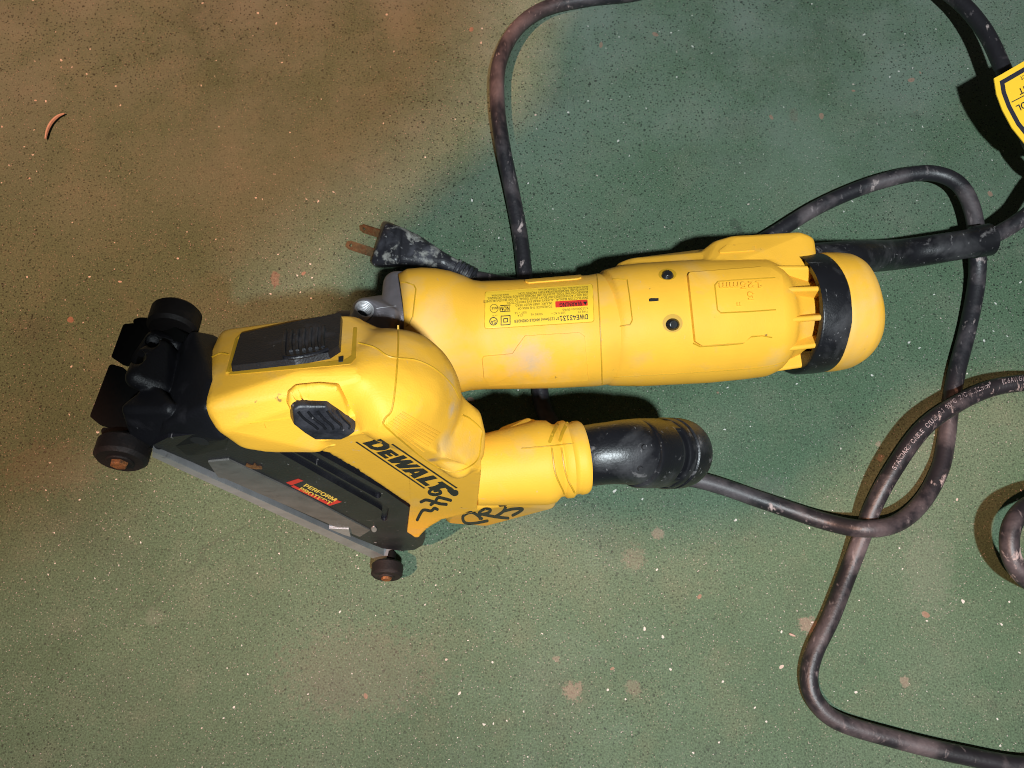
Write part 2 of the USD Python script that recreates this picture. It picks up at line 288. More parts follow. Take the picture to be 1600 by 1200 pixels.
def cast(target, px):
    """where the rays through these pixels meet a body, and its outward normal there"""
    px = np.atleast_2d(px); r = rays(px); r = r/np.linalg.norm(r, axis=1)[:, None]
    loc, ri, ti = target.ray.intersects_location(np.tile(CAM, (len(px), 1)), r, multiple_hits=False)
    P = np.full((len(px), 3), np.nan); N = np.zeros((len(px), 3)); P[ri] = loc
    bc = trimesh.triangles.points_to_barycentric(target.triangles[ti], loc); N[ri] = (target.vertex_normals[target.faces[ti]]*bc[:, :, None]).sum(1)
    bad = np.isnan(P[:, 0])
    if bad.any():
        good = np.flatnonzero(~bad)
        if not len(good): raise ValueError('decal misses its body')
        for i in np.flatnonzero(bad):
            j = good[np.argmin(((px[good]-px[i])**2).sum(1))]
            pn, pp = N[j], P[j]; k = ((pp-CAM)@pn)/(r[i]@pn) if abs(r[i]@pn) > .15 else np.linalg.norm(pp-CAM)
            P[i] = CAM+r[i]*k; N[i] = pn
    N /= np.linalg.norm(N, axis=1)[:, None]+1e-12
    return P, N
def T(m): return trimesh.Trimesh(*arrays(m), process=True)
def wrap(target, poly, h0, h1, step=6., top=1.0):
    """a plate of the outline poly (pixels) lying on a body, from h0 to h1 above its surface; top < 1 bevels it"""
    if not isinstance(poly, (Polygon,)) and not hasattr(poly, 'geoms'): poly = Polygon(poly)
    out = []
    for g in getattr(poly, 'geoms', [poly]):
        c = np.array(g.centroid.coords[0])
        rings = [np.asarray(g.exterior.coords)[:-1]-c]+[np.asarray(i.coords)[:-1]-c for i in g.interiors]
        cs = m3.CrossSection(rings, m3.FillRule.EvenOdd)
        m = cs.extrude(1.0, 0, 0.0, (top, top)).scale((1, 1, step)).refine_to_length(step)
        v, f = arrays(m); P, N = cast(target, v[:, :2]+c)
        z = v[:, 2:3]/step; v = P+N*(h0+(h1-h0)*z)
        t = trimesh.Trimesh(v, f, process=False)
        if t.volume < 0: t.invert()
        out.append(t)
    return cat(out)
def wrap_text(target, text, size, at, ex, ey, h0=-.00005, h1=.00012, bold=False, step=5., squeeze=1.0):
    """lettering on a body: at = pixel where it starts, ex, ey = pixel directions of reading and of 'up' per unit, size = cap height in those units"""
    t = meshkit.text_mesh(text, size, 1.0, bold)
    v, f = trimesh.remesh.subdivide_to_size(np.asarray(t.vertices), t.faces, max(step, 1.01)) if size > 12 else (np.asarray(t.vertices), t.faces)
    px = np.array(at)+np.outer(v[:, 0]*squeeze, ex)+np.outer(v[:, 1], ey)
    P, N = cast(target, px); r = trimesh.Trimesh(P+N*(h0+(h1-h0)*v[:, 2:3]), f, process=False)
    return r
def line_on(target, px, r, lift=0., n=6, closed=False, smooth=True, k=8):
    p = np.asarray(px, float)
    if closed: p = np.vstack([p, p[:1]])
    p = spline(p, k) if smooth else np.vstack([p[i]+(p[i+1]-p[i])*np.arange(k)[:, None]/k for i in range(len(p)-1)]+[p[-1:]])
    P, N = cast(target, p); return tube(P+N*lift, r, n)
def rounded(pts, r): return Polygon(pts).buffer(-r).buffer(2*r).buffer(-r)
def strokes(lines, w): return unary_union([LineString(spline(l, 6)).buffer(w/2) for l in lines])

# ------------------------------------------------------------------ the floor
fx = np.linspace(-2.2, 2.2, 12); FX, FY = np.meshgrid(fx, fx); fv = np.stack([FX.ravel(), FY.ravel(), 0*FX.ravel()], 1)
ff = [(j*12+i, j*12+i+1, (j+1)*12+i+1, (j+1)*12+i) for j in range(11) for i in range(11)]
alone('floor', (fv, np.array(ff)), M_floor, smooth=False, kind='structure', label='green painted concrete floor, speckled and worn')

# hoods on the two lamps, out of the picture: they keep the warm lamp off the upper right of the floor
def hood(name, lamp_pos, pix, s, label):
    q = np.array([lamp_pos+s*(Zp(x, y, 0)-lamp_pos) for x, y in pix]); p = Polygon(q[:, :2])
    t = man(trimesh.creation.extrude_polygon(p, .002)); v, f = arrays(t); v = v.copy(); v[:, 2] += q[0, 2]
    alone(name, (v, f), M_hood, smooth=False, label=label, category='lamp hood')
hood('lamp_hood', WARM_POS, [(905, -60), (850, 60), (835, 160), (700, 265), (630, 330), (560, 390), (535, 480), (545, 600), (620, 700), (740, 770), (850, 812), (980, 835), (1120, 835), (1220, 815), (1320, 725), (1400, 645), (1480, 605), (1650, 575), (2100, 520), (2100, -420), (900, -420)], .50,
     'dark sheet metal hood below the warm lamp')
hood('lamp_hood', COOL_POS, [(805, -160), (800, -20), (760, 100), (690, 230), (560, 330), (430, 430), (330, 560), (240, 700), (60, 850), (-140, 930), (-140, -160)], .30,
     'dark sheet metal hood below the white lamp')

# ================================================================== the grinder
G = thing('angle_grinder', (0.0, 0.0, 0.0), 'yellow and black corded angle grinder with upright dust shroud lying on green floor', 'angle grinder')

# ---- motor housing: axis runs from the gear case (left, higher) to the end cap (right, on the floor)
def axis_pt(x, y): 
    d = .452+(x-640)/(1370-640)*(.500-.452); return Dp(x, y, d), d
def stations(l): 
    cs, rs = [], []
    for x, y, h in l:
        p, d = axis_pt(x, y); cs.append(p); rs.append(h*d/FPX/1.02)
    return cs, rs
cs, rs = stations([(628, 523, 84), (630, 523, 96), (640, 522, 103), (658, 522, 105), (680, 522, 104), (700, 522, 100), (718, 523, 94), (735, 524, 88), (752, 524, 86), (800, 523, 86.5), (860, 521, 87.5), (925, 517, 88.5), (944, 514, 88.5)])
housing = loft(cs, rs, 72); 
ht = T(housing)
housing_p = part(G, 'motor_housing', ht, M_yel)
cs, rs = stations([(934, 514.5, 82), (943, 514, 88), (948, 514, 91), (955, 513, 93), (975, 510, 96), (1000, 508, 97.5), (1100, 502, 98.5), (1150, 498.5, 97), (1185, 496, 95), (1200, 495, 89), (1212, 494, 77), (1244, 492, 64), (1268, 491, 62)])
handle0 = loft(cs, rs, 72, sq=[1.0]*len(cs))
axd = nrm(axis_pt(1350, 489)[0]-axis_pt(1100, 502)[0]); side = nrm(np.cross(axd, [0, 0, 1.])); upv = np.cross(side, axd)
# the long ridge along the upper side of the handle
rid = []
for (x, y, dd, r) in [(975, 424, .478, .006), (990, 421, .478, .007), (1100, 411, .482, .007), (1122, 391, .484, .006), (1145, 384, .485, .006), (1246, 378, .489, .006), (1257, 382, .490, .006), (1262, 424, .480, .006), (1100, 436, .468, .007), (985, 440, .466, .006), (1240, 390, .520, .008), (1000, 430, .515, .008)]:
    rid.append((Dp(x, y, dd), r))
ridge = hull(rid[:3]+rid[8:10]+rid[10:12]) + hull(rid[2:9]+rid[10:11])
handle = man(handle0)+ridge
ht2 = soften(handle, .0026, 6)
handle_p = part(G, 'handle', ht2, M_yel)
# ribs between the handle and the black band
for x0, a in [(1212, -74), (1212, -38), (1212, -8), (1212, 22), (1212, 52), (1212, 86), (1212, 130), (1212, 180), (1212, 230)]:
    c0, d0 = axis_pt(1178, 496.5); c1, d1 = axis_pt(1243, 492)
    dirn = math.cos(math.radians(a))*upv-math.sin(math.radians(a))*side*-1
    tang = np.cross(axd, dirn); r0, r1 = 92*d0/FPX, 89*d1/FPX
    p = [(c0+dirn*(r0-.002), .0018), (c1+dirn*(r1-.003), .0018), (c0+dirn*(r0-.012), .0026), (c1+dirn*(r1-.020), .0026)]
    part(handle_p, 'cooling_rib', hull(p), M_yel)
cs, rs = stations([(1236, 492.5, 92), (1237, 492.5, 95), (1262, 490.5, 95.5), (1277, 489.3, 94.5), (1278, 489.3, 92.5)])
i0, j0 = stations([(1233, 492.5, 84), (1275, 490, 84)])
band = man(loft(cs, rs, 80))-man(loft(i0, j0, 60)); 
part(G, 'end_band', band, M_rub, label='wide black rubber band round the yellow end cap')
cs, rs = stations([(1268, 490, 83), (1278.5, 489.3, 93), (1300, 488.5, 92.5), (1317, 487.5, 90), (1328, 487, 84), (1336, 486.5, 75), (1340, 486, 63), (1341, 486, 40)])
cap = man(loft(cs, rs, 72, pw=2.25))
cap = soften(cap, .0018, 12); cap_p = part(G, 'end_cap', cap, M_yel)
both = cat([ht, ht2]); 
# seams and raised pads on the housing
seam = lambda t, px, parent=housing_p, r=.00042, closed=False, sm=True: part(parent, 'seam', line_on(t, px, r, 0, 6, closed, sm), M_seam)
seam(both, [(933, 429), (936, 480), (939, 540), (941, 600)])
seam(ht, [(628, 441), (634, 441), (647, 446), (650, 452), (645, 495), (640, 506), (634, 510)], sm=False)
PAD1 = rounded([(820, 524), (906, 519), (914, 525), (920, 594), (764, 602), (755, 590), (752, 560), (755, 556), (800, 552), (808, 540)], 3)
pp = part(housing_p, 'grip_pad', wrap(ht, PAD1, -.0005, .0007, 7, .985), M_yel)
part(housing_p, 'grip_pad', wrap(ht, rounded([(815, 439), (908, 431), (909, 435), (902, 437), (826, 443)], 1.5), -.0005, .0008, 6), M_yel)
PAD2 = rounded([(950, 436), (980, 437), (988, 500), (985, 508), (956, 513), (953, 470)], 3)
seam(ht2, [(957, 436), (980, 437), (984, 465), (988, 500), (985, 507), (957, 512)], handle_p, .0004, False, False)
PAD3 = rounded([(1072, 428), (1190, 419), (1206, 421), (1222, 432), (1226, 520), (1208, 527), (1190, 524), (1172, 525), (1162, 535), (1094, 540), (1083, 534)], 4)
pad3 = wrap(ht2, PAD3, -.0006, .0019, 6, .97); pad_p = part(handle_p, 'size_pad', pad3, M_yel)
pt3 = cat([pad3, ht2]); seam(ht2, [(1083, 536), (1094, 541), (1130, 539), (1160, 536), (1172, 526), (1190, 524), (1206, 527)], handle_p, .0006, False, False)
rim = rounded([(1117, 440), (1211, 432), (1214, 484), (1124, 490)], 3)
part(pad_p, 'size_recess_rim', line_on(pt3, [(1211, 434), (1160, 437), (1122, 440), (1117, 446), (1121, 484), (1126, 489), (1170, 487), (1212, 484)], .00045, 0, 6, sm_ if (sm_ := False) else False, False), M_seam)
ex, ey = (-1, .05), (.05, 1)
part(pad_p, 'raised_number', wrap_text(pt3, '125mm', 9.5, (1192, 440), np.array(ex)*1.45, ey, -.0002, .0009, True), M_yel)
part(pad_p, 'raised_number', wrap_text(pt3, '5', 11.5, (1180, 456), np.array(ex)*1.35, ey, -.0002, .0009, True), M_yel)
part(pad_p, 'raised_number', wrap_text(pt3, '"', 11, (1160, 466), np.array(ex)*1.6, ey, -.0002, .0009, True), M_yel)
part(handle_p, 'ridge_panel', wrap(ht2, rounded([(1119, 396), (1135, 384), (1180, 380), (1179, 392)], 2), -.0004, .0006, 6), M_yel)
seam(ht2, [(945, 590), (975, 588), (1100, 581), (1190, 574), (1225, 566)], handle_p, .00035)
# screws in their wells
for sx, sy, rx, ry in [(1043, 431, 12, 7.5), (1051, 507, 13.5, 12)]:
    el = affinity.scale(Point(sx, sy).buffer(1, 24), rx, ry)
    P, N = cast(ht2, [(sx, sy)])
    well = part(handle_p, 'screw_well', wrap(ht2, affinity.translate(affinity.scale(el, 1.16, 1.2), 0, -2), -.0003, .00012, 5), M_seam)
    s_ = part(handle_p, 'screw', soften(man(wrap(ht2, el, -.0012, .0022, 3, .5)), .0007, 8), M_screw)
    for dx, dy in ((1, .1), (-.1, 1)):
        ln = LineString([(sx-dx*rx*.5, sy-dy*ry*.5), (sx+dx*rx*.5, sy+dy*ry*.5)]).buffer(1.2)
        part(well, 'screw_slot', wrap(ht2, ln, .0014, .0019, 5), M_dark)
part(handle_p, 'lock_slot', wrap(ht2, [(1014, 467), (1017, 466), (1029, 466), (1029, 470), (1018, 471), (1014, 471)], -.0003, .0002, 5), M_dark)
# rating label, upside down as the tool lies
lab = rounded([(758, 456), (926, 444), (928, 503), (757, 514)], 4)
LB = wrap(both, lab, -.0003, .00012, 7); label_p = part(G, 'rating_label', LB, M_label)
part(label_p, 'label_border', line_on(both, np.asarray(lab.exterior.coords)[:-1][::2], .0002, .0001, 6, True, False, 3), M_seam)
lt = cat([LB, both]); e1 = np.array((-1, .066)); e2 = np.array((.06, 1.0)); txt = []
def lb(text, s, x, y, sq=1., bold=False): txt.append(wrap_text(lt, text, s, (x, y), e1*sq, e2, -.00003, .00007, bold))
for t_, s, x, y, sq, b in [
    ('DWE43131', 7.4, 919, 491, .80, True), ('5" (125mm) ANGLE GRINDER', 4.2, 874, 495.5, .86, True),
    ('TYPE 15', 3.0, 919, 485, .95, False), ('120 V AC ~', 3.2, 884, 487, .95, False), ('50/60 Hz', 3.2, 848, 489, .95, False), ('13 A', 3.2, 818, 491, .95, False), ('5/8" - 11', 3.2, 823, 486.5, .95, False), ('n 11000/min (RPM)', 3.2, 919, 480, .98, False),
    ('TO REDUCE THE RISK OF', 3.3, 863, 477, .98, False), ('INJURY, USER MUST READ', 3.3, 863, 472, .98, False),
    ('INSTRUCTION MANUAL. ALWAYS WEAR EYE PROTECTION.', 3.3, 919, 463.4, .97, False),
    ('USE ONLY ACCESSORIES RATED AT LEAST EQUAL TO THE MAXIMUM SPEED', 3.3, 919, 458.8, .97, False),
    ('MARKED ON THE TOOL. ALWAYS USE PROPER GUARDS WHEN GRINDING.', 3.3, 919, 454.4, .97, False),
    ('ALWAYS USE PROPER RESPIRATORY PROTECTION.', 3.3, 919, 450.2, .97, False),
    ('DEWALT INDUSTRIAL TOOL CO., TOWSON, MD U.S.A.', 2.3, 919, 447.0, .95, False), ('MADE IN CHINA', 2.6, 795, 459, .95, False),
    ('NOM', 6.0, 796.5, 478.5, .82, True), ('ANCE', 3.2, 779, 479.5, .9, True), ('SA', 5.2, 775, 500.5, .85, True), ('LISTED', 1.8, 777, 492, .9, False)]: lb(t_, s, x, y, sq, b)
def fr(poly, w): return Polygon(poly).exterior.buffer(w/2)
txt += [wrap(lt, fr([(783, 494), (797, 493), (797, 507), (783, 508)], 1.3), -.00003, .00007, 5), wrap(lt, fr([(787, 498), (793, 497.6), (793, 503), (787, 503.4)], 1.3), -.00003, .00007, 5),
        wrap(lt, LineString([(782, 477.6), (797, 476.7)]).buffer(.6), -.00003, .00007, 5), wrap(lt, LineString([(782, 487), (797, 486)]).buffer(.6), -.00003, .00007, 5),
        wrap(lt, Point(772, 482).buffer(6.3).exterior.buffer(.35), -.00003, .00007, 5), wrap(lt, Point(771, 502).buffer(5.8).exterior.buffer(.7), -.00003, .00007, 5)]
part(label_p, 'lettering', cat(txt), M_ink, smooth=False)
wr = wrap(lt, rounded([(867.5, 471), (918, 468), (918.5, 477.5), (868, 480.6)], 1.5), -.00003, .00009, 6); wp = part(label_p, 'warning_block', wr, M_red, label='red warning block')
txt2 = [wrap_text(cat([wr]), 'WARNING', 6.2, (909.5, 471.2), e1*.84, e2, -.00002, .00006, True), wrap(cat([wr]), [(911, 471.6), (917.5, 471.2), (914.5, 477.2)], -.00002, .00006, 5)]
part(label_p, 'warning_lettering', cat(txt2), M_ink, smooth=False)

# ---- cast gear case with the threaded side-handle hole
gm = hull([(Dp(620, 445, .452), .008), (Dp(616, 500, .430), .008), (Dp(632, 445, .452), .008), (Dp(632, 500, .430), .008), (Dp(616, 560, .445), .008), (Dp(632, 470, .500), .01)])
gm += hull([(Dp(572, 486, .428), .0075), (Dp(585, 489, .428), .0075), (Dp(612, 497, .425), .006), (Dp(560, 505, .45), .006), (Dp(570, 486, .46), .008), (Dp(612, 480, .46), .008), (Dp(600, 560, .44), .01)])
gm += hull([(Dp(575, 500, .46), .006), (Dp(535, 500, .47), .006), (Dp(560, 560, .46), .01)])
hd = nrm(.78*-FW+.36*UP+.36*RT); hc = Dp(570, 482, .4195)
gm = gm-man(trimesh.creation.cylinder(.0054, segment=[hc+hd*.02, hc-hd*.022], sections=32))
gear_p = part(G, 'gear_case', soften(gm, .0016, 5), M_alu)
th = [];
for k in range(7):
    tt = trimesh.creation.torus(.0048, .0006, 28, 8); tt.apply_transform(trimesh.geometry.align_vectors([0, 0, 1], hd)); tt.apply_translation(hc-hd*(.0008+k*.0016)); th.append(tt)
part(gear_p, 'hole_thread', cat(th), M_steel); part(gear_p, 'hole_floor', disc(hc-hd*.0125, hd, .0052, .0052, .001, 24, .0002), M_dark)
part(gear_p, 'casting_line', line_on(T(gm), [(619, 478), (602, 480), (588, 482)], .00018), M_steel)

# ---- the dust shroud: yellow shell
IN = lambda x, y, w, k, r: (Hp(x, y, w)+k, r)
def body(pts, r, deep=None, dr=None):
    l = [(Hp(*p), r) for p in pts]
    if deep is not None: l += [(Hp(*p)+np.asarray(deep), dr or r) for p in pts]
    return hull(l)
dn = -HW
A = body([(342, 650, -.010), (352, 668, -.006), (384, 686, -.0045), (422, 690, -.0045), (500, 688, -.0045), (345, 598, -.022), (470, 592, -.0175), (560, 588, -.0175)], .0048)
A = hull([(Hp(*p), .0048) for p in [(343, 634, -.008), (357, 658, -.0040), (388, 681, -.0030), (424, 687, -.0030), (495, 687, -.0030), (345, 598, -.020), (346, 565, -.034), (470, 594, -.0170), (560, 592, -.0175), (575, 640, -.012)]] +
         [(Hp(*p), .0048) for p in [(360, 533, -.0465), (500, 513, -.051), (556, 512, -.052), (600, 560, -.045)]] +
         [(Hp(*p)+dn*.036+HU*.014, .0048) for p in [(357, 658, -.006), (422, 686, -.005), (495, 686, -.005)]])
deepen = lambda l, k: l+[(x, y, d+k) for x, y, d in l]
B = hull([(Dp(*p), .012) for p in deepen([(608, 556, .316), (640, 562, .316), (664, 582, .319), (676, 606, .321), (677, 636, .323), (664, 660, .322), (650, 668, .318), (590, 610, .2905), (602, 640, .2900), (640, 618, .298), (575, 590, .295)], .03)])
C = hull([(Dp(*p), .007) for p in deepen([(705, 640, .338), (728, 655, .343), (734, 680, .343), (732, 705, .340), (716, 722, .333), (690, 700, .325), (680, 640, .333)], .05)])
def slab(poly, w0, w1, r=0):
    """outline drawn on the shroud's side plane, made as deep as w0..w1"""
    q = np.array([[(Hp(x, y, w1)-HO)@HU, (Hp(x, y, w1)-HO)@HV] for x, y in poly]); p = Polygon(q)
    if r: p = p.buffer(-r).buffer(2*r).buffer(-r)
    m = man(trimesh.creation.extrude_polygon(p, 1.0)); v, f = arrays(m)
    v = HO+np.outer(v[:, 0], HU)+np.outer(v[:, 1], HV)+np.outer(w0+(w1-w0)*v[:, 2], HW)
    t = trimesh.Trimesh(v, f); t.fix_normals(); return man(t)
FACE = [(470, 700), (500, 690), (560, 676), (600, 664), (640, 684), (690, 712), (752, 735), (745, 800), (692, 812), (668, 826), (652, 842), (636, 832), (641, 790), (560, 735), (512, 708), (498, 703)]
Fs = slab(FACE, -.013, -.0002, .0012)
E = hull([(Hp(*p), .005) for p in [(700, 790, -.0095), (800, 776, -.009), (850, 764, -.012), (855, 782, -.012), (758, 809, -.017), (708, 805, -.016), (760, 762, -.018)]] +
         [(Hp(*p), .005) for p in [(780, 690, -.042), (826, 668, -.050), (858, 676, -.050)]] +
         [(Hp(*p)+dn*.03+HU*.006, .005) for p in [(708, 805, -.016), (758, 809, -.017), (850, 787, -.014)]])
E += hull([(Dp(*p), .0035) for p in [(775, 690, .392), (824, 682, .3935), (836, 700, .3905), (842, 762, .3905), (832, 774, .396), (775, 774, .395), (775, 740, .389), (824, 664, .405), (790, 676, .406), (836, 740, .3885)]]+[(Dp(*p), .0035) for p in [(775, 690, .42), (840, 700, .42), (830, 765, .42)]])
# round collar of the dust port
cA = [(x-12, y, h) for x, y, h in [(752, 730, 55), (790, 728, 60), (835, 726, 66), (858, 724, 69), (872, 722, 67), (880, 721, 60), (886, 720.5, 59), (891, 720, 63), (899, 719, 63.5), (904, 718.5, 59), (909, 718, 58.5), (914, 717, 60.5), (921, 716, 60), (925, 716, 57)]]
dC = .392
ccs = [Dp(x, 714+.13*(912-x), dC+(x-790)*.00004+.006) for x, y, h in cA]; crs = [h*(dC+.004)/FPX/1.03 for x, y, h in cA]
Cq = man(loft(ccs, crs, 64)); cax = nrm(ccs[-1]-ccs[0])
FIL = hull([(Hp(*p), .006) for p in [(556, 516, -.052), (560, 592, -.0180), (575, 640, -.0125), (560, 580, -.030), (600, 545, -.052), (610, 655, -.0135), (520, 594, -.0175), (510, 660, -.0080)]])
shell = A+B+C+Fs+E+FIL
def blend(t, polys, it, edge=18.):
    """soft moulded transitions where the shell's bodies run into each other"""
    L = trimesh.smoothing.laplacian_calculation(t); v = np.array(t.vertices); w = np.zeros(len(v)); px = project(v)
    import shapely
    for poly in polys:
        pts = shapely.points(px); P_ = Polygon(poly); d = np.where(shapely.contains(P_, pts), shapely.distance(P_.exterior, pts), 0.)
        w = np.maximum(w, np.clip(d/edge, 0, 1))
    for _ in range(it): v = v+(w*.6)[:, None]*(L.dot(v)-v)
    t.vertices = v; return t
st = soften(shell, .0020, 14)
st = blend(st, [[(528, 600), (575, 585), (625, 640), (600, 668), (570, 678), (535, 650)], [(545, 480), (700, 480), (760, 600), (745, 690), (700, 722), (640, 690), (590, 655), (560, 610)]], 26)
ctb = None
shell_p = part(G, 'shroud_shell', st, M_yel)
ctm = T(Cq-man(loft([ccs[-1]-cax*.012, ccs[-1]+cax*.01], [crs[-2]*.87]*2, 48)))
coll_p = part(G, 'dust_port_collar', ctm, M_yel)
for px in ([(862, 700), (868, 740), (882, 772)], [(877, 700), (884, 740), (898, 770)]):
    seam(ctm, px, coll_p, .0005)
seam(ctm, [(815, 701), (860, 697), (896, 693)], coll_p, .0004)
for a, b in (((859, 690), (871, 664)), ((875, 688), (886, 662))):
    part(coll_p, 'vent_slot', wrap(ctm, LineString([a, ((a[0]+b[0])/2-1, (a[1]+b[1])/2), b]).buffer(2.6), -.0003, .00015, 5), M_seam)
# shell relief
part(shell_p, 'port_notch', wrap(st, [(793, 678), (804, 669), (817, 663), (819, 671), (812, 681)], -.0003, .00012, 5), M_seam)
seam(st, [(622, 508), (622, 540), (618, 600), (612, 640), (603, 652), (600, 658), (604, 668), (660, 715), (690, 732), (712, 737), (735, 728), (747, 715), (751, 690), (752, 672), (735, 655), (722, 648)], shell_p, .0004)
seam(st, [(560, 536), (585, 543), (605, 556), (622, 560), (650, 563), (680, 577), (705, 600), (718, 622)], shell_p, .0004)
seam(st, [(332, 558), (345, 552), (357, 554)], shell_p, .0004)
for i in range(8):
    a = np.array((603+i*3.6, 664-i*2.9)); b = np.array((662+i*3.6, 706-i*4.2))
    part(shell_p, 'grip_rib', line_on(st, [a, a*.67+b*.33, a*.33+b*.67, b], .00040, -.0001, 8, False, True, 3), M_yel)
part(shell_p, 'arrow_mark', wrap(st, [(388, 661), (470, 651), (412, 660), (416, 669)], -.0003, .0005, 5, .9), M_yel)
# latch in its recess
rec = rounded([(352, 584), (366, 528), (380, 519), (545, 490), (557, 505), (554, 560), (545, 568), (470, 576)], 3)
part(shell_p, 'latch_recess_rim', line_on(st, [(356, 584), (370, 532), (380, 523), (460, 507), (520, 498)], .0008, .0002, 6, False, False), M_seam)
part(shell_p, 'latch_gap', wrap(st, rounded([(357, 586), (460, 577), (520, 572), (548, 569), (556, 560), (558, 512), (552, 512), (549, 556), (538, 563), (358, 580)], 1), -.0003, .0002, 5), M_seam)
LAT = rounded([(361, 582), (376, 530), (460, 511), (534, 496), (536, 500), (533, 550), (516, 561), (462, 571)], 2)
lm = wrap(st, LAT, -.0005, .0026, 5, .965); latch_p = part(G, 'latch', lm, M_blk, smooth=40, label='black slide latch with ribbed thumb grip')
for i in range(6):
    x = 456+i*10
    part(latch_p, 'thumb_rib', line_on(lm, [(x, 518-i*1.2), (x-2, 535-i*1), (x-1, 550-i*1.3)], .0007, .0003, 8), M_blk)
part(latch_p, 'thumb_lip', line_on(lm, [(446, 518), (444, 552), (452, 560), (490, 554), (512, 546)], .0008, .0002, 8), M_blk)
part(shell_p, 'latch_stop', wrap(st, [(529, 560), (537, 558.5), (536, 566), (529, 567)], -.0002, .0006, 4), M_dark)
# push button in its raised pod
POD = rounded([(446, 628), (448, 610), (460, 600), (500, 596), (530, 598), (540, 618), (549, 638), (557, 650), (556, 660), (548, 668), (500, 660), (455, 646)], 5)
pod = wrap(st, POD, -.0006, .0028, 5, .88); pod_p = part(shell_p, 'button_pod', soften(man(pod), .0016, 8) if man(pod).status() == m3.Error.NoError else pod, M_yel)
BT = rounded([(456, 624), (464, 620), (512, 620), (523, 632), (536, 647), (553, 657), (551, 672), (542, 678), (497, 678), (478, 666), (458, 650)], 3)
bq = np.asarray(BT.simplify(1.).exterior.coords)[:-1]; bP, bN = cast(st, bq); bn = nrm(bN.mean(0)); bc = np.array(BT.centroid.coords[0])
bP2, _ = cast(st, bc+(bq-bc)*.80)
bt_ = T(soften(hull([(p+bn*.0002, .0010) for p in bP]+[(p+bn*.0042, .0012) for p in bP2]), .0012, 4))
but_p = part(G, 'lock_button', bt_, M_blk, label='black ribbed push button on the shroud side')
for i in range(5):
    part(but_p, 'button_rib', line_on(bt_, [(466+i*15, 643-i*.5), (476+i*15, 654), (490+i*14, 664), (497+i*12, 670)], .0005, .0002, 8), M_rub)
# lettering on the shroud side
def logo():
    """bold slanted capitals, D tall, the rest between two rules; unit = letter height"""
    P = Polygon; out = []
    out.append(P([(0, 0), (0, 1), (.62, 1), (.86, .84), (.95, .6), (.95, .4), (.86, .16), (.62, 0)]).difference(P([(.33, .25), (.33, .75), (.52, .75), (.62, .62), (.62, .38), (.52, .25)])))
    def e(x): return P([(x, 0), (x, .78), (x+.62, .78), (x+.62, .58), (x+.30, .58), (x+.30, .49), (x+.56, .49), (x+.56, .31), (x+.30, .31), (x+.30, .20), (x+.64, .20), (x+.64, 0)])
    out.append(e(1.02))
    out.append(P([(1.70, .95), (2.0, .95), (2.05, .45), (2.22, .95), (2.46, .95), (2.52, .45), (2.68, .95), (2.96, .95), (2.70, 0), (2.36, 0), (2.28, .42), (2.14, 0), (1.82, 0)]))
    out.append(P([(2.82, 0), (3.12, .95), (3.52, .95), (3.78, 0), (3.46, 0), (3.42, .17), (3.18, .17), (3.13, 0)]).difference(P([(3.23, .36), (3.38, .36), (3.31, .70)])))
    out.append(P([(3.86, 0), (3.86, .95), (4.18, .95), (4.18, .24), (4.58, .24), (4.58, 0)]))
    out.append(P([(4.50, .95), (5.28, .95), (5.28, .70), (5.05, .70), (5.05, 0), (4.73, 0), (4.73, .70), (4.50, .70)]))
    return out
o_ = np.array((566, 692)); lx = np.array((21.6, 14.7)); ly = np.array((29.0, -6.5))     # reading direction and 'up' in the picture
def aff(p): return affinity.affine_transform(p, [lx[0], ly[0], lx[1], ly[1], o_[0], o_[1]])
lg = [aff(p) for p in logo()]+[aff(Polygon([(-.20, -.22), (4.75, -.22), (4.75, -.13), (-.20, -.13)])), aff(Polygon([(.62, 1.10), (5.30, 1.10), (5.30, 1.20), (.62, 1.20)]))]
part(shell_p, 'brand_lettering', cat([wrap(st, p, -.00006, .00014, 5) for p in lg]), M_ink, smooth=False)
z8 = lambda l: [(560+x/7.5, 660+y/7.5) for x, y in l]; z5 = lambda l: [(540+x/4, 560+y/4) for x, y in l]
mk = strokes([z8(l) for l in ([(1040, 762), (1085, 785), (1120, 825)], [(950, 735), (880, 770), (830, 810), (850, 838), (910, 845), (965, 825), (940, 795), (895, 800)], [(735, 930), (790, 908), (860, 922), (950, 950), (1030, 960)], [(850, 962), (900, 925), (935, 880), (1000, 890), (1080, 912)], [(690, 1140), (725, 1070), (765, 1025), (850, 1035), (890, 1005), (925, 1018)])], 4.6)
mk = mk.union(strokes([z8([(1075, 790), (1115, 825), (1140, 825)])], 9))
mk2 = strokes([z5(l) for l in ([(885, 1015), (800, 1030), (745, 1025), (735, 985), (790, 962), (850, 1000)], [(840, 1000), (835, 965), (870, 940), (905, 945), (890, 965), (845, 975)], [(860, 975), (940, 990), (1015, 998)], [(965, 918), (1000, 918), (985, 955), (935, 990)], [(985, 955), (1050, 940), (1105, 940), (1080, 962), (1045, 980)])], 4.4)
part(shell_p, 'marker_scribble', wrap(st, mk, -.00006, .00012, 4), M_ink, smooth=False); part(shell_p, 'marker_scribble', wrap(st, mk2, -.00006, .00012, 4), M_ink, smooth=False)

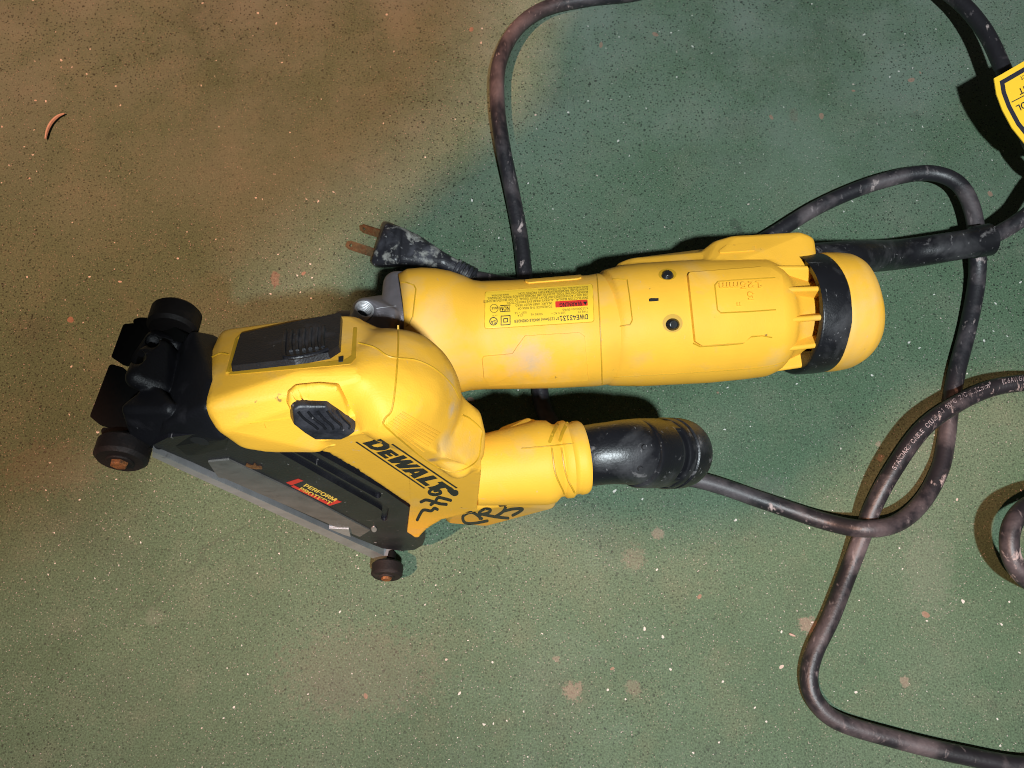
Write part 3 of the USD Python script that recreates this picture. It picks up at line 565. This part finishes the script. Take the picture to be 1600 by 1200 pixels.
# ---- black side panel with grooves
PAN = [(238, 696), (262, 684), (320, 676), (346, 674), (384, 692), (420, 700), (498, 700), (512, 711), (560, 738), (640, 793), (637, 828), (644, 836), (652, 838), (660, 832), (665, 840), (660, 852), (648, 859), (628, 861), (598, 857), (560, 842), (300, 722)]
pan = slab(PAN, -.014, -.0012, .0008)
pan = hull([(Hp(*p), .0008) for p in []]) + pan if False else pan
def gr(pts, wpx, depth): return slab(list(LineString(pts).buffer(wpx*1.25, 6).exterior.coords)[:-1], -.0012-depth, .004)
for g in ([(492, 720), (612, 783)], [(462, 722), (590, 790)]): pan = pan-gr(g, 4.2, .0020)
pan = pan-gr([(440, 724), (594, 806), (602, 812), (600, 824)], 4.0, .0020)
panel_p = part(G, 'shroud_side_panel', pan, M_panel, smooth=25, label='scuffed black plastic side panel with three grooves'); pnt = T(pan)
rd = [(446, 757), (472, 750), (534, 784), (518, 790)]
px1 = np.array((53, 26.)); up1 = np.array((8., -5.5))
bl = np.array((462, 760.))
redp = [Polygon([(447, 754), (466, 748), (474, 751), (455, 758)]), Polygon([(517, 786), (526, 781), (534, 784), (515, 790)]), Polygon([(455, 760), (459, 758), (516, 786), (515, 790)])]
pd_p = part(panel_p, 'red_badge', cat([wrap(pnt, p, -.00005, .00012, 5) for p in redp]), M_red, smooth=False, label='red striped badge')
exx = px1/np.linalg.norm(px1); eyy = np.array((.80, -.60))
part(panel_p, 'badge_lettering', cat([wrap_text(pnt, 'PERFORM', 6.0, (473, 759), exx*1.42, eyy, -.00004, .00012, True), wrap_text(pnt, 'PROTECT', 6.0, (465.5, 764.5), exx*1.42, eyy, -.00004, .00012, True)]), M_yprint, smooth=False)
rp = [Hp(x, y, 0) for x, y in ((394, 728),)]
part(panel_p, 'rust_fleck', wrap(pnt, strokes([[(386, 726), (394, 729), (408, 730)]], 4).union(Point(398, 727).buffer(3)), -.0001, .0006, 3), M_rust)
part(panel_p, 'panel_screw', wrap(pnt, Point(584, 826).buffer(4), -.0003, .0006, 4), M_steel)

# ---- black nose with its two-lobed boss
N1 = hull([(Hp(*p), .003) for p in [(305, 530, -.045), (328, 534, -.0475), (318, 598, -.024), (312, 640, -.012), (316, 658, -.009), (268, 662, -.006), (252, 690, -.005), (300, 700, -.004), (250, 640, -.018), (272, 570, -.040)]] + [(Hp(*p)+HV*.006+HU*.012, .003) for p in [(312, 560, -.040), (300, 690, -.006)]] + [(Hp(*p), .003) for p in [(328, 602, -.0175), (325, 636, -.0075), (332, 662, -.0040), (345, 676, -.0020)]] + [(Hp(352, 600, -.03)+HU*.012, .003), (Hp(350, 640, -.014)+HU*.010, .003), (Hp(362, 548, -.046)+HU*.012, .003), (Hp(352, 668, -.012)+HU*.006, .003)])
N2 = hull([(Hp(*p), .0042) for p in [(228, 560, -.034), (250, 548, -.038), (285, 580, -.036), (278, 605, -.026), (215, 590, -.024), (250, 605, -.022)]] )
N3 = hull([(Hp(*p), .003) for p in [(205, 640, -.012), (240, 612, -.020), (250, 690, -.004), (215, 672, -.008), (265, 640, -.010)]])
N4 = hull([(Hp(*p), .004) for p in [(243, 532, -.046), (298, 548, -.044), (238, 596, -.036), (285, 600, -.034), (222, 562, -.042)]])
nose = N1+N2+N3+N4
for (x, y, w, r) in ((214, 557, -.028, .0030), (238, 533, -.038, .0026)):
    c = Hp(x, y, w); dd = nrm(rays((x, y))[0]); nose = nose-man(trimesh.creation.cylinder(r, segment=[c-dd*.02, c+dd*.02], sections=24))
nst = soften(nose, .0018, 6); nose_p = part(G, 'shroud_nose', nst, M_nose)
part(nose_p, 'nose_slot', wrap(cat([nst, pnt]), affinity.rotate(affinity.scale(Point(312, 689).buffer(1, 16), 15, 5), 14), -.0004, .00012, 4), M_dark)

# ---- steel sole and its guard strips
sole = slab([(238, 705), (600, 868), (613, 869), (606, 876), (588, 875), (238, 714)], -.036, .0004)
sole_p = part(G, 'sole_plate', sole, M_steel, smooth=25, label='flat steel sole plate edge')
gs = slab([(325, 722), (357, 719), (470, 772), (578, 829), (562, 839), (535, 828), (352, 748), (341, 746)], -.003, -.0004, .0003)
part(G, 'guard_strip', gs, M_guard, label='dull grey metal guard strip along the sole')
part(G, 'guard_strip', slab([(514, 826), (545, 827), (548, 839), (538, 836)], -.003, .0003), M_steel, label='short bright steel tab at the rear of the sole')
def plate(pts, thick, mat, name, parent, label=None, rr=.0012):
    q = np.array(pts); c = q.mean(0); n_ = nrm(np.linalg.svd(q-c)[2][2]); n_ = n_ if n_@(CAM-c) > 0 else -n_
    x_ = nrm(q[1]-q[0]); x_ = nrm(x_-n_*(x_@n_)); y_ = np.cross(n_, x_)
    p = Polygon([((k-c)@x_, (k-c)@y_) for k in q]).buffer(0); p = p.buffer(-rr).buffer(2*rr).buffer(-rr)
    v, f = arrays(man(trimesh.creation.extrude_polygon(p, 1.)))
    v = c+np.outer(v[:, 0], x_)+np.outer(v[:, 1], y_)+np.outer((v[:, 2]-1)*thick, n_)
    return part(parent, name, (v, f), mat, 25, label)
plate([Dp(*p) for p in [(192, 506, .316), (208, 505, .316), (262, 525, .312), (262, 556, .310), (208, 560, .312), (195, 572, .312), (174, 558, .314)]], .002, M_lip, 'front_lip', sole_p)
plate([Dp(*p) for p in [(170, 567, .309), (192, 574, .309), (220, 600, .306), (225, 680, .297), (155, 663, .300), (141, 651, .302)]], .002, M_lip, 'front_lip', sole_p)
plate([Dp(*p) for p in [(208, 500, .318), (220, 496, .316), (250, 496, .310), (291, 522, .306), (288, 535, .306), (240, 530, .310), (212, 512, .316)]], .0025, M_lip, 'wheel_bracket', sole_p)
plate([Dp(*p) for p in [(158, 668, .300), (200, 668, .297), (236, 684, .295), (236, 700, .294), (160, 690, .298)]], .0025, M_lip, 'wheel_bracket', sole_p)

# ---- wheels
def wheel(c, r, h, axis, bolt=True, lab=None):
    w = part(G, 'guide_wheel', disc(c, axis, r, r, h, 44, .0014), M_wheel, 30, lab)
    e = np.asarray(c)+nrm(axis)*h
    if bolt:
        part(w, 'axle_washer', disc(e-nrm(axis)*.0006, axis, .0050, .0050, .0013, 28, .0004), M_wheel)
        hx = disc(e, axis, .0034, .0032, .0022, 6, .0004); part(w, 'axle_bolt', hx, M_rust, False)
aw = nrm(-ax_)
wheel(Dp(197, 690, .298), .0098, .0085, aw, True, 'front wheel with rusty axle bolt, nearest the camera')
wheel(Dp(268, 517, .310), .0098, .0105, -aw, False, 'front wheel at the top of the shroud, seen from its back')
wheel(Dp(606, 880, .497), .0100, .0090, aw, True, 'rear wheel with rusty axle bolt at the foot of the sole')
part(G, 'axle_stub', disc(Dp(612, 862, .50), aw, .0028, .0028, .012, 16, .0003), M_lip)

# ---- black hose elbow
el = spline([Dp(870, 718, .4035), Dp(900, 715, .4035), Dp(940, 709, .4005), Dp(985, 706, .404), Dp(1018, 709, .417)], 8)
er = np.interp(np.arange(len(el))/(len(el)-1), [0, .3, .55, .8, 1], np.array([48, 48, 48.5, 53, 50])*.399/FPX)
elb = T(loft(el, er, 56)); elb_p = part(G, 'hose_elbow', elb, M_rub, label='glossy scuffed black rubber elbow on the dust port')
part(elb_p, 'elbow_rim', loft([Dp(902, 717, .4035), Dp(906, 716.5, .4035), Dp(910, 716, .4035)], [52*.398/FPX, 53*.398/FPX, 51*.398/FPX], 48), M_rub)
cd = nrm(.74*RT-.06*UP+.67*FW); c0 = Dp(1003, 708, .408)
def cuff(st_): return loft([c0+cd*a for a, r in st_], [r for a, r in st_], 64)
cu1 = cuff([(-.0062, .0158), (-.0056, .0176), (-.004, .0182), (.009, .0187), (.0112, .0186), (.0120, .0178)]); cu1_p = part(G, 'hose_cuff', cu1, M_rub)
part(cu1_p, 'cuff_groove', cuff([(.0115, .0160), (.0185, .0160)]), M_dark)
cu2 = cuff([(.0162, .0176), (.0168, .0188), (.018, .0194), (.021, .0194), (.0216, .0187), (.0240, .0187), (.0246, .0195), (.031, .0195), (.036, .0188), (.0395, .0174), (.041, .0150)]); cf_p = part(G, 'hose_cuff', cu2, M_rub)
for th_ in (15, 135, 255):
    a_ = math.radians(th_); s_ = nrm(np.cross(cd, [0, 0, 1.])); u_ = np.cross(s_, cd); dv = math.cos(a_)*s_+math.sin(a_)*u_; tv = np.cross(cd, dv)
    part(cf_p, 'cuff_bridge', hull([(c0+cd*q+dv*.0166+tv*k, .0018) for q in (.010, .019) for k in (-.003, .003)]), M_rub)
for x, y in ((1006, 699), (1000, 732)):
    part(elb_p, 'elbow_nub', wrap(cat([elb, T(cu1)]), Point(x, y).buffer(5), -.0004, .0012, 3, .7), M_rub)

# ---- cord
CR = .0057
def zz(l, r=CR): return [Zp(x, y, max(h, r)) for x, y, h in l]
strain = spline([Dp(1262, 408, .500), Dp(1330, 402, .503), Zp(1400, 398, .030), Zp(1470, 388, .030), Zp(1545, 375, .030)], 8)
sr = np.linspace(.0112, .0098, len(strain)); part(G, 'strain_relief', tube(strain, sr, 28), M_rub, label='thick rubber cord sleeve behind the end cap')
ctop = [(1530, 377, .030), (1565, 362, .030), (1610, 332, .034), (1680, 270, .040), (1760, 380, .02), (1780, 520, .010), (1700, 590, .014), (1600, 598, .022), (1545, 608, .022), (1490, 634, .0235), (1440, 672, .024), (1395, 735, .022), (1365, 790, .016), (1347, 838, .010), (1325, 895, CR), (1298, 965, CR), (1272, 1020, CR), (1264, 1062, CR), (1276, 1098, CR), (1312, 1128, CR), (1400, 1155, CR), (1500, 1179, CR), (1610, 1197, CR), (1700, 1180, CR), (1760, 1080, CR), (1720, 960, .01), (1640, 925, .02), (1598, 900, .030), (1578, 860, .034), (1584, 815, .034), (1620, 782, .028), (1720, 740, .015), (1850, 600, CR), (1900, 300, CR), (1800, 180, .02), (1680, 260, .040), (1622, 240, .038), (1592, 170, .034), (1566, 105, .030), (1536, 45, .026), (1490, -5, .020), (1420, -45, .014), (1250, -75, CR), (1080, -40, CR), (1000, -12, CR), (920, -2, CR), (850, 14, .008), (805, 48, .012), (780, 100, .014), (777, 160, .014), (785, 225, .012), (800, 300, .008), (813, 370, CR), (821, 440, CR), (832, 540, CR), (842, 600, CR), (855, 650, CR), (900, 705, CR), (1000, 735, CR), (1100, 752, CR), (1200, 785, CR), (1290, 815, .011), (1350, 826, .022), (1400, 818, .018), (1440, 785, .011), (1468, 735, .008), (1478, 690, CR), (1484, 640, CR), (1495, 580, CR), (1513, 510, CR), (1526, 440, .008), (1527, 385, .014), (1520, 330, .016), (1500, 290, .016), (1465, 272, .014), (1420, 273, .012), (1350, 292, .008), (1275, 325, CR), (1205, 368, CR), (1140, 405, CR), (1050, 450, CR), (950, 460, CR), (860, 455, CR), (790, 444, CR), (735, 434, .009)]
cpath = spline(zz(ctop), 9); cord = tube(cpath, CR, 18); cord_p = part(G, 'power_cord', cord, M_cord, label='long black rubber cord looping over the floor, dusty in places')
cdt = T(cord)
def cord_text(text, path, size):
    """print along the cord: path is where it runs in the picture"""
    p = spline(path, 10); s = np.concatenate([[0], np.cumsum(np.linalg.norm(np.diff(p, axis=0), axis=1))])
    t = meshkit.text_mesh(text, size, 1.0); v = np.asarray(t.vertices); k = s[-1]/(v[:, 0].max()+1e-9); v = v.copy(); v[:, 0] *= k
    x = np.interp(v[:, 0], s, p[:, 0]); y = np.interp(v[:, 0], s, p[:, 1]); g = np.gradient(p, axis=0); g /= np.linalg.norm(g, axis=1)[:, None]
    gx = np.interp(v[:, 0], s, g[:, 0]); gy = np.interp(v[:, 0], s, g[:, 1])
    P, N = cast(cdt, np.stack([x+gy*v[:, 1], y-gx*v[:, 1]], 1)); return trimesh.Trimesh(P+N*(-.00005+.00016*v[:, 2:3]), t.faces, process=False)
ct = [cord_text('STANDARD  CABLE   C(UL)  SJ  90°C  2/C  1.31mm²', [(1399, 735), (1420, 703), (1445, 674), (1476, 644), (1505, 622), (1550, 604)], 7.2), cord_text('(16AWG)', [(1566, 600), (1600, 594)], 7.2),
      cord_text('STANDARD  CABLE', [(1408, 817), (1370, 822), (1330, 818)], -6.5), cord_text('18V  FT2', [(1446, 789), (1432, 802), (1424, 812)], -6.5)]
for c_ in ct: part(cord_p, 'cord_print', c_, M_white, smooth=False)
# band where the looped cord is strapped to the sleeve
sd = nrm(Zp(1545, 375, .030)-Zp(1470, 388, .030))
part(G, 'cord_strap', disc(Zp(1519, 379, .029), sd, .0112, .0112, .0135, 40, .0012), M_rub, label='black rubber strap binding cord and sleeve')

# ---- plug
pl = hull([(Zp(607, 356, .026), .0035), (Zp(603, 352, .010), .003), (Zp(588, 408, .024), .0035), (Zp(590, 412, .006), .003), (Zp(622, 362, .028), .004), (Zp(618, 405, .028), .004), (Zp(636, 408, .008), .004), (Zp(640, 370, .010), .004)]) + \
     hull([(Zp(622, 362, .027), .004), (Zp(618, 403, .027), .004), (Zp(650, 375, .020), .004), (Zp(655, 408, .018), .004), (Zp(692, 408, .012), .006), (Zp(640, 370, .008), .004), (Zp(636, 405, .006), .004)]) + \
     hull([(Zp(685, 405, .012), .0064), (Zp(738, 434, .009), .0062)])
plt_ = soften(pl, .0016, 5); plug_p = part(G, 'plug', plt_, M_plug, label='black molded power plug spattered with pale dust')
for i in range(5):
    a = np.array((712, 420))+np.array((6.2, 3.2))*i; c = Zp(*a, .0105); dv = nrm(Zp(738, 434, .009)-Zp(685, 405, .012))
    part(plug_p, 'strain_ring', disc(c, dv, .0078, .0074, .0018, 20, .0005), M_plug)
def blade(a, b, wv, name):
    a, b = np.asarray(a), np.asarray(b); dv = nrm(b-a); wv = nrm(wv-dv*(wv@dv)); nv = np.cross(dv, wv); L = np.linalg.norm(b-a)
    p = Polygon([(0, -.0032), (L-.003, -.0032), (L, -.0018), (L, .0018), (L-.003, .0032), (0, .0032)]).difference(Point(L-.004, 0).buffer(.0013))
    v, f = arrays(man(trimesh.creation.extrude_polygon(p, .0015))); part(plug_p, 'prong', a+np.outer(v[:, 0], dv)+np.outer(v[:, 1], wv)+np.outer(v[:, 2], nv) if False else (a+np.outer(v[:, 0], dv)+np.outer(v[:, 1], wv)+np.outer(v[:, 2], nv), f), M_brass, 25)
blade(Zp(590, 397, .018), Zp(541, 381, .012), UP*.8+RT*.25, 'prong'); blade(Zp(600, 368, .012), Zp(562, 356, .005), UP*.6+np.array([0, 0, .5]), 'prong')

# ================================================================== tag tied on the cord, upper right
TG = thing('warning_tag', (0, 0, 0), 'yellow shield-shaped card tag with dark border tied to the cord at the edge', 'tag')
th0 = Zp(1600, 165, .060)
def tagp(x, y): return Dp(x, y, .540+(x-1600)*.00002)
def tag_plate(poly, thick, lift):
    v, f = arrays(man(trimesh.creation.extrude_polygon(poly, 1.0)).refine_to_length(14)); q = np.array([tagp(a, b) for a, b in v[:, :2]])
    n_ = -FW; return trimesh.Trimesh(q+np.outer(lift+v[:, 2]*thick, n_), f, process=False)
TS = Polygon([(1552, 123), (1565, 116), (1620, 84), (1690, 120), (1700, 180), (1660, 240), (1620, 238), (1600, 225), (1580, 200), (1565, 172), (1556, 148)])
tag_p = part(TG, 'card', tag_plate(TS, .0008, 0), M_tag, 25)
ring_ = TS.buffer(-8).difference(TS.buffer(-15))
part(TG, 'border_print', tag_plate(ring_, .00008, .00081), M_tagink, False)
def tag_text(s, size, at, ex, ey, bold=True):
    t = meshkit.text_mesh(s, size, 1., bold); v = np.asarray(t.vertices); px = np.array(at)+np.outer(v[:, 0], ex)+np.outer(v[:, 1], ey)
    q = np.array([tagp(a, b) for a, b in px]); return trimesh.Trimesh(q+np.outer(.00078+.00012*v[:, 2], -FW), t.faces, process=False)
tx = np.array((-.90, .46)); ty = np.array((.40, .92))
part(TG, 'lettering', cat([tag_text('EQUIPMENT', 9.5, (1660, 104), tx, ty), tag_text('TOOL', 9.5, (1618, 150), tx, ty), tag_text('Protect', 6.5, (1620, 107), tx, ty, False),
    tag_plate(LineString([(1580, 160), (1640, 129)]).buffer(.7), .0001, .00079)]), M_tagink, False)
part(TG, 'tie_strap', tube(spline([tagp(1640, 130), Zp(1630, 190, .046), Zp(1622, 240, .040)], 8), .0022, 10), M_rub)

# ================================================================== small things on the floor
def sliver(pts, w, label, h=.0022):
    p = [Zp(x, y, h) for x, y in pts]; p = spline(p, 6); k = len(p); t = tube(p, w*np.sin(np.linspace(.25, np.pi-.12, k))**.5, 6)
    alone('wood_splinter', t, M_wood, 25, label=label, category='splinter')
sliver([(71, 217), (74, 204), (80, 192), (90, 182), (101, 177)], .0013, 'curved pale wood splinter on the brown-lit floor at left')
sliver([(1233, 990), (1238, 992), (1243, 994)], .0008, 'tiny pale splinter beside the cord in the lower right', .0008)
